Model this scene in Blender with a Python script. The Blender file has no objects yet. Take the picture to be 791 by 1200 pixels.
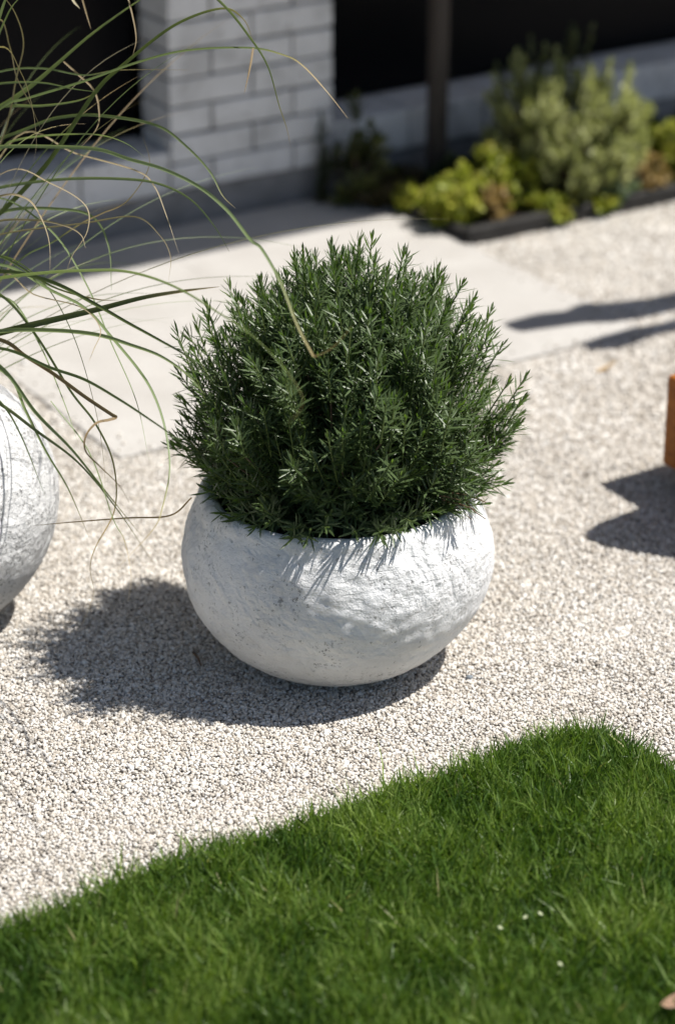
import bpy, bmesh, math, random
import numpy as np
from mathutils import Vector, noise

# ------------------------------------------------------------------ camera, world, sun
random.seed(4)
RNG = np.random.default_rng(11)
scene = bpy.context.scene
COL = scene.collection
W, H, F = 791.0, 1200.0, 85.0 / 36.0 * 1200.0
PITCH = math.radians(25.48)
CAM = np.array([0.0, 0.0, 1.79])
FW = np.array([0, math.cos(PITCH), -math.sin(PITCH)])
UP = np.array([0, math.sin(PITCH), math.cos(PITCH)])
RT = np.array([1.0, 0, 0])

cam_data = bpy.data.cameras.new("camera")
cam = bpy.data.objects.new("camera", cam_data)
COL.objects.link(cam)
cam.location = CAM
cam.rotation_euler = (math.radians(90) - PITCH, 0, 0)
cam_data.sensor_fit = 'VERTICAL'
cam_data.sensor_height = 36.0
cam_data.sensor_width = 36.0
cam_data.lens = 85.0
cam_data.clip_end = 500
cam_data.clip_start = 0.05
cam_data.dof.use_dof = True
cam_data.dof.focus_distance = 3.44
cam_data.dof.aperture_fstop = 2.2
scene.camera = cam

KX, KY = 0.53, -0.015            # shadow shift per metre of height: the sun stands high to the right
SUN = Vector((KX, KY, 1)).normalized()
world = bpy.data.worlds.new("World")
scene.world = world
world.use_nodes = True
wn = world.node_tree
bg = wn.nodes["Background"]
sky = wn.nodes.new("ShaderNodeTexSky")
sky.sky_type = 'NISHITA'
sky.sun_disc = False
sky.sun_elevation = math.asin(SUN.z)
sky.sun_rotation = math.atan2(SUN.x, SUN.y)
wn.links.new(sky.outputs[0], bg.inputs[0])
bg.inputs[1].default_value = 0.06
sl = bpy.data.lights.new("sun", 'SUN')
sl.energy = 4.8
sl.angle = math.radians(0.53)
sl.color = (1.0, 0.96, 0.90)
sun = bpy.data.objects.new("sun", sl)
COL.objects.link(sun)
sun.rotation_euler = (-SUN).to_track_quat('-Z', 'Y').to_euler()
scene.view_settings.view_transform = 'Standard'
scene.view_settings.look = 'None'
scene.view_settings.exposure = 0.56
scene.view_settings.gamma = 1.0
scene.view_settings.use_curve_mapping = False


# ------------------------------------------------------------------ helpers
def pix(x, y, zc):
    """point seen at photo pixel (x, y) at camera depth zc"""
    return CAM + zc * (FW + (x - W / 2) / F * RT - (y - H / 2) / F * UP)


def gnd(x, y, z=0.0):
    d = FW + (x - W / 2) / F * RT - (y - H / 2) / F * UP
    return (CAM + d * ((z - CAM[2]) / d[2]))[:2]


def tag(o, label=None, cat=None, group=None, kind=None):
    if label: o["label"] = label
    if cat: o["category"] = cat
    if group: o["group"] = group
    if kind: o["kind"] = kind
    return o


def empty(name, loc=(0, 0, 0)):
    o = bpy.data.objects.new(name, None)
    o.empty_display_size = 0.05
    o.location = loc
    COL.objects.link(o)
    return o


def link(name, me, mat=None, parent=None):
    o = bpy.data.objects.new(name, me)
    COL.objects.link(o)
    if mat: me.materials.append(mat)
    if parent:
        o.parent = parent
        o.matrix_parent_inverse.identity()
        o.location = -Vector(parent.location)
    return o


def np_mesh(name, V, Fc, mat=None, parent=None, rnd=None, smooth=True):
    """mesh object from numpy arrays; every face has the same vertex count; rnd = per-vertex random value"""
    V = np.ascontiguousarray(V, dtype=np.float32)
    Fc = np.ascontiguousarray(Fc, dtype=np.int32)
    me = bpy.data.meshes.new(name)
    k = Fc.shape[1]
    me.vertices.add(len(V))
    me.vertices.foreach_set("co", V.ravel())
    me.loops.add(Fc.size)
    me.loops.foreach_set("vertex_index", Fc.ravel())
    me.polygons.add(len(Fc))
    me.polygons.foreach_set("loop_start", np.arange(0, Fc.size, k, dtype=np.int32))
    me.polygons.foreach_set("use_smooth", np.full(len(Fc), smooth, dtype=bool))
    if rnd is not None:
        for i in range(rnd.shape[1]):
            a = me.attributes.new("rnd%d" % i, 'FLOAT', 'POINT')
            a.data.foreach_set("value", np.ascontiguousarray(rnd[:, i], dtype=np.float32))
    me.update(calc_edges=True)
    return link(name, me, mat, parent)


def bm_obj(name, bm, mat, parent=None, smooth=False):
    me = bpy.data.meshes.new(name)
    bmesh.ops.recalc_face_normals(bm, faces=bm.faces)
    bm.to_mesh(me)
    bm.free()
    if smooth:
        for p in me.polygons: p.use_smooth = True
    return link(name, me, mat, parent)


def add_box(bm, o, ax, ay, az, bevel=0.0, seg=1):
    """box from corner o with edge vectors ax, ay, az"""
    o, ax, ay, az = [Vector(v) for v in (o, ax, ay, az)]
    vs = [bm.verts.new(o + ax * i + ay * j + az * k) for k in (0, 1) for j in (0, 1) for i in (0, 1)]
    fs = [bm.faces.new([vs[i] for i in f]) for f in
          ((0, 2, 3, 1), (4, 5, 7, 6), (0, 1, 5, 4), (2, 6, 7, 3), (0, 4, 6, 2), (1, 3, 7, 5))]
    if bevel:
        es = list({e for f in fs for e in f.edges})
        bmesh.ops.bevel(bm, geom=es, offset=bevel, segments=seg, affect='EDGES', profile=0.5)


def unit(a):
    return a / np.maximum(np.linalg.norm(a, axis=-1, keepdims=True), 1e-9)


def leaves(b, d, up, L, w, curve=0.0, nsec=4, fold=0.25, widths=None):
    """vectorised leaf strips, three columns wide: base b, direction d, face normal up, length L, width w"""
    n = len(b)
    d = unit(d)
    side = unit(np.cross(d, up))
    up = np.cross(side, d)
    t = np.linspace(0, 1, nsec)
    if widths is None:
        widths = np.interp(t, [0, 0.25, 0.7, 1], [0.45, 0.9, 0.95, 0.12])
    L = np.broadcast_to(L, (n,)); w = np.broadcast_to(w, (n,)); curve = np.broadcast_to(curve, (n,))
    V = np.empty((n, nsec, 3, 3))
    for i, ti in enumerate(t):
        c = b + d * (L * ti)[:, None] + up * (curve * L * ti * ti)[:, None]
        hw = (w * widths[i] * 0.5)[:, None]
        V[:, i, 0] = c - side * hw
        V[:, i, 1] = c - up * hw * fold
        V[:, i, 2] = c + side * hw
    base = (np.arange(n) * nsec * 3)[:, None]
    q = []
    for i in range(nsec - 1):
        for j in range(2):
            a = i * 3 + j
            q.append([a, a + 1, a + 4, a + 3])
    Fc = (base[:, None] + np.array(q)[None]).reshape(-1, 4)
    return V.reshape(-1, 3), Fc, nsec * 3


def tubes(paths, radii, sides=5):
    """one mesh of tapered tubes along point lists"""
    V, Fc = [], []
    off = 0
    for P, R in zip(paths, radii):
        P = np.asarray(P, float)
        T = unit(np.gradient(P, axis=0))
        ref = np.array([0.31, 0.77, 0.55])
        A = unit(np.cross(T, ref)); B = np.cross(T, A)
        ang = np.arange(sides) * 2 * math.pi / sides
        ring = P[:, None] + (A[:, None] * np.cos(ang)[None, :, None] + B[:, None] * np.sin(ang)[None, :, None]) * np.asarray(R)[:, None, None]
        V.append(ring.reshape(-1, 3))
        m = len(P)
        for i in range(m - 1):
            for j in range(sides):
                k = (j + 1) % sides
                Fc.append([off + i * sides + j, off + i * sides + k, off + (i + 1) * sides + k, off + (i + 1) * sides + j])
        off += m * sides
    return np.concatenate(V), np.array(Fc)


def rand_dirs(n):
    return unit(RNG.normal(size=(n, 3)))


# ------------------------------------------------------------------ materials
def mat_base(name):
    m = bpy.data.materials.new(name)
    m.use_nodes = True
    nt = m.node_tree
    return m, nt, nt.nodes["Principled BSDF"]


def N(nt, typ, **kw):
    n = nt.nodes.new(typ)
    for k, v in kw.items():
        if k in n.inputs: n.inputs[k].default_value = v
        else: setattr(n, k, v)
    return n


def ramp(nt, fac, stops, interp='LINEAR'):
    r = nt.nodes.new("ShaderNodeValToRGB")
    r.color_ramp.interpolation = interp
    els = r.color_ramp.elements
    while len(els) < len(stops): els.new(0.5)
    for e, (p, c) in zip(els, stops):
        e.position = p
        e.color = (c[0], c[1], c[2], 1) if not isinstance(c, (int, float)) else (c, c, c, 1)
    nt.links.new(fac, r.inputs[0])
    return r


def texco(nt):
    return nt.nodes.new("ShaderNodeTexCoord").outputs["Object"]


def noise_n(nt, co, scale, detail=4, rough=0.55, dist=0.0):
    n = N(nt, "ShaderNodeTexNoise", Scale=scale, Detail=detail, Roughness=rough, Distortion=dist)
    nt.links.new(co, n.inputs["Vector"])
    return n.outputs["Fac"]


def mixc(nt, fac, a, b, blend='MIX'):
    m = nt.nodes.new("ShaderNodeMix")
    m.data_type = 'RGBA'; m.blend_type = blend
    for sock, v in ((m.inputs[0], fac), (m.inputs[6], a), (m.inputs[7], b)):
        if hasattr(v, "is_linked"): nt.links.new(v, sock)
        elif isinstance(v, (int, float)): sock.default_value = v
        else: sock.default_value = (*v, 1)
    return m.outputs[2]


def math_n(nt, op, a, b=None):
    m = nt.nodes.new("ShaderNodeMath"); m.operation = op
    for s, v in zip(m.inputs, (a, b)):
        if v is None: continue
        if hasattr(v, "is_linked"): nt.links.new(v, s)
        else: s.default_value = v
    return m.outputs[0]


def bump(nt, h, strength, dist, normal=None):
    b = N(nt, "ShaderNodeBump", Strength=strength, Distance=dist)
    nt.links.new(h, b.inputs["Height"])
    if normal: nt.links.new(normal, b.inputs["Normal"])
    return b.outputs[0]


def attr(nt, name):
    a = nt.nodes.new("ShaderNodeAttribute"); a.attribute_name = name
    return a.outputs["Fac"]


def leaf_mat(name, stops, under=None, rough=0.42, trans=0.25, trans_col=None, spec=0.5, tip=None):
    m, nt, p = mat_base(name)
    col = ramp(nt, attr(nt, "rnd0"), stops).outputs[0]
    if tip:
        col = mixc(nt, math_n(nt, 'MULTIPLY', attr(nt, "rnd1"), tip[1]), col, tip[0])
    if under:
        g = nt.nodes.new("ShaderNodeNewGeometry")
        col = mixc(nt, g.outputs["Backfacing"], col, under)
    nt.links.new(col, p.inputs["Base Color"])
    p.inputs["Roughness"].default_value = rough
    p.inputs["Specular IOR Level"].default_value = spec
    t = nt.nodes.new("ShaderNodeBsdfTranslucent")
    if trans_col:
        t.inputs[0].default_value = (*trans_col, 1)
    else:
        nt.links.new(mixc(nt, 1.0, col, (1.5, 1.6, 0.7), 'MULTIPLY'), t.inputs[0])
    ms = nt.nodes.new("ShaderNodeMixShader")
    ms.inputs[0].default_value = trans
    nt.links.new(p.outputs[0], ms.inputs[1]); nt.links.new(t.outputs[0], ms.inputs[2])
    nt.links.new(ms.outputs[0], nt.nodes["Material Output"].inputs[0])
    return m


def plain(name, col, rough=0.7, spec=0.3, vary=0.25, scale=20, bmp=0.3, bdist=0.002):
    m, nt, p = mat_base(name)
    co = texco(nt)
    n = noise_n(nt, co, scale, 5)
    lo = tuple(c * (1 - vary) for c in col); hi = tuple(min(1, c * (1 + vary)) for c in col)
    nt.links.new(ramp(nt, n, [(0.3, lo), (0.7, hi)]).outputs[0], p.inputs["Base Color"])
    p.inputs["Roughness"].default_value = rough
    p.inputs["Specular IOR Level"].default_value = spec
    if bmp: nt.links.new(bump(nt, noise_n(nt, co, scale * 6, 4), bmp, bdist), p.inputs["Normal"])
    return m


def stone_mat():
    m, nt, p = mat_base("gravel_stone")
    r = ramp(nt, attr(nt, "rnd0"), [(0.0, (.14, .125, .11)), (0.05, (.30, .265, .225)), (0.18, (.46, .415, .355)), (0.4, (.57, .525, .465)),
                                   (0.7, (.66, .625, .575)), (0.9, (.74, .715, .675)), (1.0, (.81, .80, .775))])
    co = texco(nt)
    col = mixc(nt, 0.35, r.outputs[0], ramp(nt, noise_n(nt, co, 420, 3), [(0.3, 0.55), (0.7, 1.0)]).outputs[0], 'MULTIPLY')
    nt.links.new(col, p.inputs["Base Color"])
    p.inputs["Roughness"].default_value = 0.75
    p.inputs["Specular IOR Level"].default_value = 0.3
    return m


def gravel_bed_mat():
    m, nt, p = mat_base("gravel_bed")
    co = texco(nt)
    v = N(nt, "ShaderNodeTexVoronoi", Scale=140.0)
    nt.links.new(co, v.inputs["Vector"])
    sep = nt.nodes.new("ShaderNodeSeparateColor")
    nt.links.new(v.outputs["Color"], sep.inputs[0])
    c = ramp(nt, sep.outputs[0], [(0, (.34, .30, .26)), (0.3, (.52, .47, .41)), (0.7, (.64, .59, .53)), (1, (.74, .71, .66))]).outputs[0]
    c = mixc(nt, 0.8, c, ramp(nt, v.outputs["Distance"], [(0.25, 1.0), (0.75, 0.4)]).outputs[0], 'MULTIPLY')
    nt.links.new(c, p.inputs["Base Color"])
    nt.links.new(bump(nt, ramp(nt, v.outputs["Distance"], [(0, 1.0), (0.8, 0.0)]).outputs[0], 1.0, 0.004), p.inputs["Normal"])
    p.inputs["Roughness"].default_value = 0.85
    return m


def limewash_mat(name, seed, rough=0.0):
    """hand-rendered white pot: trowelled coat, pitted patches with grey in the pits"""
    m, nt, p = mat_base(name)
    co0 = texco(nt)
    mp = N(nt, "ShaderNodeMapping"); mp.inputs["Location"].default_value = (seed, seed * 2.3, seed * .7)
    nt.links.new(co0, mp.inputs[0]); co = mp.outputs[0]
    patch = ramp(nt, noise_n(nt, co, 7, 4, .6, .4), [(0.42, 0.0), (0.6, 1.0)]).outputs[0]
    coarse = noise_n(nt, co, 46, 7, .72, .15)
    fine = noise_n(nt, co, 150, 4, .7)
    def dots(scale, radius, keep):
        v = N(nt, "ShaderNodeTexVoronoi", Scale=scale)
        nt.links.new(mixc(nt, 0.012, co, colour_noise), v.inputs["Vector"])
        sp = nt.nodes.new("ShaderNodeSeparateColor"); nt.links.new(v.outputs["Color"], sp.inputs[0])
        rr = math_n(nt, 'MULTIPLY', sp.outputs[1], radius)
        inside_ = math_n(nt, 'LESS_THAN', v.outputs["Distance"], rr)
        return math_n(nt, 'MULTIPLY', inside_, math_n(nt, 'GREATER_THAN', sp.outputs[0], keep))
    cn = N(nt, "ShaderNodeTexNoise", Scale=260.0, Detail=3.0); nt.links.new(co, cn.inputs["Vector"])
    colour_noise = cn.outputs["Color"]
    cluster = ramp(nt, noise_n(nt, co, 13, 4, .65, .3), [(0.50 - rough * .08, 0.0), (0.62 - rough * .08, 1.0)]).outputs[0]
    pits = math_n(nt, 'MAXIMUM', math_n(nt, 'MULTIPLY', dots(170, .42, .86), .7),
                  math_n(nt, 'MULTIPLY', math_n(nt, 'MAXIMUM', dots(240, .55, .55), dots(130, .42, .7)), cluster))
    st = N(nt, "ShaderNodeMapping"); st.inputs["Scale"].default_value = (1, 1, 4.0); st.inputs["Rotation"].default_value = (.5, .35, .2)
    nt.links.new(co, st.inputs[0])
    trowel = noise_n(nt, st.outputs[0], 20, 6, .66, .1)
    base = ramp(nt, noise_n(nt, co, 5, 5, .6, .5), [(0.3, (.73 - .07 * rough, .73 - .07 * rough, .725 - .07 * rough)), (0.5, (.82 - .08 * rough,) * 3), (0.75, (.86 - .06 * rough,) * 3)]).outputs[0]
    base = mixc(nt, math_n(nt, 'MULTIPLY', ramp(nt, noise_n(nt, co, 22, 6, .7, .8), [(0.5, 0.0), (0.75, 1.0)]).outputs[0], 0.35), base, (.62, .61, .60))
    col = mixc(nt, math_n(nt, 'MULTIPLY', pits, 0.72), base, (.17, .165, .16))
    nt.links.new(col, p.inputs["Base Color"])
    p.inputs["Roughness"].default_value = 0.82
    p.inputs["Specular IOR Level"].default_value = 0.25
    hgt = math_n(nt, 'SUBTRACT', math_n(nt, 'ADD', math_n(nt, 'MULTIPLY', coarse, math_n(nt, 'ADD', math_n(nt, 'MULTIPLY', patch, 0.8), 0.65)),
                                        math_n(nt, 'ADD', math_n(nt, 'MULTIPLY', fine, 0.35), math_n(nt, 'MULTIPLY', trowel, math_n(nt, 'MULTIPLY', patch, 1.1)))), math_n(nt, 'MULTIPLY', pits, 0.45))
    nt.links.new(bump(nt, hgt, 0.9, 0.009 + rough * .002), p.inputs["Normal"])
    return m


def brick_mat():
    m, nt, p = mat_base("painted_brick")
    co = texco(nt)
    c = ramp(nt, noise_n(nt, co, 9, 5, .6, .4), [(0.3, (.48, .475, .465)), (0.5, (.63, .625, .615)), (0.75, (.70, .695, .69))]).outputs[0]
    chip = ramp(nt, noise_n(nt, co, 34, 5, .7, .6), [(0.33, 1.0), (0.42, 0.0)]).outputs[0]
    c = mixc(nt, math_n(nt, 'MULTIPLY', chip, .7), c, (.25, .235, .22))
    nt.links.new(c, p.inputs["Base Color"])
    p.inputs["Roughness"].default_value = 0.6
    nt.links.new(bump(nt, noise_n(nt, co, 90, 5, .65), 0.5, 0.003), p.inputs["Normal"])
    return m


def paving_mat():
    m, nt, p = mat_base("pale_paving")
    co = texco(nt)
    c = ramp(nt, noise_n(nt, co, 6, 6, .65, .3), [(0.3, (.405, .385, .36)), (0.6, (.455, .437, .412)), (0.8, (.50, .485, .46))]).outputs[0]
    c = mixc(nt, 0.5, c, ramp(nt, noise_n(nt, co, 300, 2), [(0.35, 0.72), (0.6, 1.0)]).outputs[0], 'MULTIPLY')
    st = ramp(nt, noise_n(nt, co, 14, 3, .5, .6), [(0.66, 0.0), (0.78, 1.0)]).outputs[0]
    c = mixc(nt, math_n(nt, 'MULTIPLY', st, .3), c, (.40, .35, .29))
    nt.links.new(c, p.inputs["Base Color"])
    p.inputs["Roughness"].default_value = 0.8
    nt.links.new(bump(nt, noise_n(nt, co, 260, 4, .6), 0.35, 0.002), p.inputs["Normal"])
    return m


def wood_mat(name, a, b, axis=(1, 12, 12), rot=0.0):
    m, nt, p = mat_base(name)
    mp = N(nt, "ShaderNodeMapping"); mp.inputs["Scale"].default_value = axis
    mr = N(nt, "ShaderNodeMapping"); mr.inputs["Rotation"].default_value = (0, 0, rot)
    nt.links.new(texco(nt), mr.inputs[0]); nt.links.new(mr.outputs[0], mp.inputs[0])
    n = noise_n(nt, mp.outputs[0], 6, 6, .6, 1.2)
    nt.links.new(ramp(nt, n, [(0.3, a), (0.7, b)]).outputs[0], p.inputs["Base Color"])
    p.inputs["Roughness"].default_value = 0.6
    p.inputs["Specular IOR Level"].default_value = 0.2
    nt.links.new(bump(nt, n, 0.25, 0.002), p.inputs["Normal"])
    return m


M_STONE = stone_mat()
M_BED = gravel_bed_mat()
M_POT1 = limewash_mat("white_pot_render", 1.0)
M_POT2 = limewash_mat("white_pot_render_rough", 7.3, 1.0)
M_BRICK = brick_mat()
M_PAVE = paving_mat()
M_MORTAR = plain("mortar", (.60, .59, .58), .85, .2)
M_PLINTH = plain("plinth_render", (.24, .235, .23), .8, .2, .25, 12)
M_SOIL = plain("dark_soil", (.028, .021, .016), .95, .1, .5, 60, 1.0, .01)
M_DARK = plain("dark_metal", (.012, .012, .013), .5, .25, .1, 10, 0)
M_PANE, _nt, _p = mat_base("dark_window_pane")
_p.inputs["Base Color"].default_value = (.0065, .0065, .0072, 1)
_p.inputs["Roughness"].default_value = 0.25
_p.inputs["Specular IOR Level"].default_value = 0.06
M_EDGE = plain("dark_edging", (.022, .021, .02), .7, .3, .35, 30)
M_POST = wood_mat("dark_timber", (.045, .037, .032), (.085, .07, .058), (12, 12, 1))
M_BENCH = wood_mat("orange_timber", (.20, .066, .013), (.39, .14, .028), (1, 14, 14), 0.566)
M_SOFFIT = plain("soffit_paint", (.5, .5, .5), .6)
M_BARK = plain("rosemary_bark", (.12, .085, .06), .9, .2, .4, 150)
M_TWIG = plain("dry_twig", (.16, .10, .06), .9, .2, .3, 150)

# ------------------------------------------------------------------ the setting
u2 = np.array([0.844, 0.536]); n2 = np.array([0.536, -0.844])        # along the house, out of the house
P0 = np.array([-0.372, 5.258])                                        # front left corner of the pillar


def wp(t, o, z):
    """point by distance t along the house front, o out of it, height z"""
    q = P0 + u2 * t + n2 * o
    return Vector((q[0], q[1], z))


U3 = Vector((u2[0], u2[1], 0)); N3 = Vector((n2[0], n2[1], 0)); Z3 = Vector((0, 0, 1))

bm = bmesh.new()
vs = [bm.verts.new(v) for v in ((-60, -60, 0), (60, -60, 0), (60, 60, 0), (-60, 60, 0))]
bm.faces.new(vs)
tag(bm_obj("ground", bm, M_BED), "pale gravel ground", None, kind="structure")

# path: pale slabs, 1.2 m wide, from the gravel to the house
C1 = np.array([-0.39, 3.964])
bm = bmesh.new()
oc = (C1 - P0) @ n2
tc = (C1 - P0) @ u2
nrow = 2
lw = (oc - 0.005) / nrow
for i in range(2):
    for j in range(nrow):
        o = wp(tc + 0.6 * i + 0.0015, 0.0045 + lw * j, -0.05)
        dz = random.uniform(0.0085, 0.0092)
        add_box(bm, o, U3 * 0.597, N3 * (lw - 0.003), Z3 * (0.05 + dz), 0.002)
path = bm_obj("path", bm, M_PAVE)
tag(path, "pale paved path", None, kind="structure")
bm = bmesh.new()
add_box(bm, wp(tc + 0.004, 0.008, -0.045), U3 * 1.192, N3 * (oc - 0.016), Z3 * 0.0526)
tag(bm_obj("path_joints", bm, plain("joint_sand", (.43, .41, .385), .9)), "pale joints of the path", None, kind="structure")

# lawn soil, with a rounded corner
lawn_px = [(-700, 1360), (-200, 1176), (0, 1102), (130, 1052), (250, 1005), (400, 962), (500, 925), (580, 893), (640, 872), (680, 866), (720, 876), (770, 903), (830, 943), (900, 1000), (1100, 1170), (1500, 1600)]
lawn = np.array([gnd(*q) for q in lawn_px])
_dense = []
for _a, _b in zip(lawn[:-1], lawn[1:]):                                # ragged, slightly wavy edge
    for _t in np.linspace(0, 1, max(2, int(np.linalg.norm(_b - _a) / .02)), endpoint=False):
        _p = _a + (_b - _a) * _t
        _p = _p + np.array([0, 1]) * (noise.noise(Vector((_p[0] * 11, _p[1] * 11, 1.5))) * .014 + noise.noise(Vector((_p[0] * 40, _p[1] * 40, 4.5))) * .007)
        _dense.append(_p)
lawn = np.array(_dense + [lawn[-1]])
lawn_poly = np.concatenate([lawn, [[lawn[-1][0] + 1.0, -3.0], [lawn[0][0] - 3, -3.0], [lawn[0][0] - 3, lawn[0][1] - 1.2]]])


def inside(P, poly):
    x, y = P[:, 0], P[:, 1]
    r = np.zeros(len(P), bool)
    j = len(poly) - 1
    for i in range(len(poly)):
        xi, yi = poly[i]; xj, yj = poly[j]
        c = ((yi > y) != (yj > y)) & (x < (xj - xi) * (y - yi) / (yj - yi + 1e-12) + xi)
        r ^= c
        j = i
    return r


def edge_dist(P, line):
    best = np.full(len(P), 1e9)
    for a, b in zip(line[:-1], line[1:]):
        ab = b - a
        t = np.clip(((P - a) @ ab) / (ab @ ab), 0, 1)
        best = np.minimum(best, np.linalg.norm(P - a - t[:, None] * ab, axis=1))
    return best


bm = bmesh.new()
vs = [bm.verts.new((q[0], q[1], 0.006)) for q in lawn_poly]
f = bm.faces.new(vs)
bmesh.ops.triangulate(bm, faces=[f])
tag(bm_obj("lawn_ground", bm, plain("lawn_thatch", (.035, .045, .014), .95, .1, .4, 40, .8, .01)), "green lawn ground", None, kind="structure")

# planting bed soil in front of the house, right of the path
B = np.array([0.295, 5.129])
ob = (B - P0) @ n2; tb = (B - P0) @ u2
bm = bmesh.new()
add_box(bm, wp(tb + 0.02, 0.004, -0.03), U3 * 4.5, N3 * (ob - 0.03), Z3 * 0.055)
bmesh.ops.subdivide_edges(bm, edges=bm.edges, cuts=6, use_grid_fill=True)
tag(bm_obj("bed_soil", bm, M_SOIL), "dark soil of the planting bed", None, kind="structure")

# ------------------------------------------------------------------ gravel stones
ico = bmesh.new(); bmesh.ops.create_icosphere(ico, subdivisions=1, radius=1.0)
ico.verts.ensure_lookup_table()
ICO_V = np.array([v.co[:] for v in ico.verts]); ICO_F = np.array([[v.index for v in f.verts] for f in ico.faces]); ico.free()


def scatter(x0, x1, y0, y1, sp):
    nx = int((x1 - x0) / sp); ny = int((y1 - y0) / (sp * .87))
    gx, gy = np.meshgrid(np.arange(nx), np.arange(ny))
    P = np.stack([x0 + (gx + 0.5 * (gy % 2)) * sp, y0 + gy * sp * .87], -1).reshape(-1, 2)
    return P + RNG.uniform(-.45, .45, P.shape) * sp


def in_view(P, mx=0.18):
    zc = P[:, 1] * FW[1] - CAM[2] * FW[2]
    return (np.abs(P[:, 0]) < zc * (W / 2 / F) + mx)


D0_POT = 3.255


def make_stones():
    packs = [scatter(-1.1, 1.1, 2.3, 4.05, .0043), scatter(-1.2, 1.2, 4.05, 5.6, .0058)]
    S, PS = [], []
    for P, s in zip(packs, (.0043, .0058)):
        PS.append(P); S.append(np.full(len(P), s))
    P = np.concatenate(PS); S = np.concatenate(S)
    keep = in_view(P)
    keep &= ~inside(P, lawn_poly) | (edge_dist(P, lawn) < 0.012)
    q = P - P0
    t = q @ u2; o = q @ n2
    stray = RNG.random(len(P)) < .10 * np.exp(-np.minimum(np.minimum(oc - o, t - tc), tc + 1.2 - t) / .02)
    onpath = (t > tc - .001) & (t < tc + 1.201) & (o < oc + .001)
    keep &= ~onpath | stray
    keep &= ~((t > tb) & (o < ob))
    keep &= o > 0
    keep &= ~(np.linalg.norm(P - np.array([0, 3.255]), axis=1) < 0.07)
    lift = np.where(onpath, .0085, 0)[keep]
    Pk = P[keep]
    rb = np.linalg.norm(Pk - np.array([0, D0_POT]), axis=1); rl = np.linalg.norm(Pk - np.array([-.648, 3.375]), axis=1)
    lift = lift + .0045 * np.exp(-((rb - .098) / .016) ** 2) + .0045 * np.exp(-((rl - .108) / .016) ** 2)
    lift += np.clip([noise.noise(Vector((q[0] * 7, q[1] * 7, 8.0))) + .25 for q in Pk], 0, 1) * .006 * ~onpath[keep]
    P, S = P[keep], S[keep]
    n = len(P)
    r = S * np.clip(RNG.lognormal(-0.50, .27, n), .34, 1.15)
    yaw = RNG.uniform(0, 2 * math.pi, n)
    sc = np.stack([r * RNG.uniform(.85, 1.3, n), r * RNG.uniform(.75, 1.05, n), r * RNG.uniform(.5, .85, n)], 1)
    V = ICO_V[None] * (1 + RNG.uniform(-.2, .2, (n, 12, 1)))
    V = V * sc[:, None]
    tilt = RNG.normal(0, .45, n)
    cy, sy = np.cos(tilt)[:, None], np.sin(tilt)[:, None]
    x, z = V[..., 0] * cy - V[..., 2] * sy, V[..., 0] * sy + V[..., 2] * cy
    ca, sa = np.cos(yaw)[:, None], np.sin(yaw)[:, None]
    X = x * ca - V[..., 1] * sa; Y = x * sa + V[..., 1] * ca
    V = np.stack([X + P[:, None, 0], Y + P[:, None, 1], z + (RNG.uniform(.0004, .0026, n) + lift)[:, None]], -1)
    Fc = (np.arange(n) * 12)[:, None, None] + ICO_F[None]
    # slow drift of tone over the ground, plus the tone of each stone
    drift = np.array([noise.noise(Vector((a * 4, b * 4, 3))) for a, b in P]) * .10
    rv = np.clip(RNG.beta(1.45, 1.35, n) + drift, 0, 1)
    dark = RNG.random(n) < .012
    rv[dark] *= .1
    o = np_mesh("gravel_stones", V.reshape(-1, 3), Fc.reshape(-1, 3), M_STONE, None, np.repeat(rv, 12)[:, None], smooth=True)
    tag(o, "cream and beige pea gravel", None, kind="stuff")


make_stones()


# ------------------------------------------------------------------ lawn grass
def make_lawn():
    n0 = 230000
    P = np.stack([RNG.uniform(-.85, .85, n0), RNG.uniform(2.1, 3.12, n0)], 1)
    ins = inside(P, lawn_poly)
    ed = edge_dist(P, lawn)
    spill = (~ins) & (ed < .03) & (RNG.random(n0) < .30 * (1 - ed / .03) ** 2)
    keep = (ins | spill) & in_view(P, .1)
    P, ed, ins = P[keep], ed[keep], ins[keep]
    n = len(P)
    tuft = np.array([noise.noise(Vector((a * 9, b * 9, 0))) for a, b in P])
    tuft2 = np.array([noise.noise(Vector((a * 30, b * 30, 5))) for a, b in P])
    L = (.034 + .009 * tuft + .011 * tuft2) * RNG.uniform(.45, 1.3, n)
    L *= np.where(ins, 1.0, .7) * np.where(RNG.random(n) < .10, 1.45, 1.0)
    lean = RNG.normal(0, .55, (n, 2))
    lean += np.stack([np.array([noise.noise(Vector((a * 13, b * 13, 9))) for a, b in P]), np.array([noise.noise(Vector((a * 13, b * 13, 21))) for a, b in P])], 1) * .55
    d = np.concatenate([lean, np.ones((n, 1))], 1)
    up = rand_dirs(n); up[:, 2] *= .2
    w = RNG.uniform(.0014, .0032, n)
    b = np.concatenate([P, np.full((n, 1), .004)], 1)
    V, Fc, k = leaves(b, d, up, L, w, RNG.normal(0, .35, n), 4, .2, np.array([.8, 1.0, .75, .06]))
    r = np.clip(RNG.normal(.47, .22, n) + tuft * .55 + tuft2 * .2, 0, 1)
    dry = RNG.random(n) < .005
    r[dry] = 1.0
    r = np.where(dry, 1.0, np.minimum(r, .93))
    o = np_mesh("lawn_grass", V, Fc, leaf_mat("lawn_blade", [(0, (.032, .074, .012)), (.35, (.080, .150, .024)), (.7, (.150, .228, .042)), (.93, (.22, .30, .075)), (1.0, (.36, .33, .17))],
                                              None, .42, .32, None, .4), None, np.repeat(r, k)[:, None])
    tag(o, "dense green mown lawn", None, kind="stuff")


make_lawn()

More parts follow.
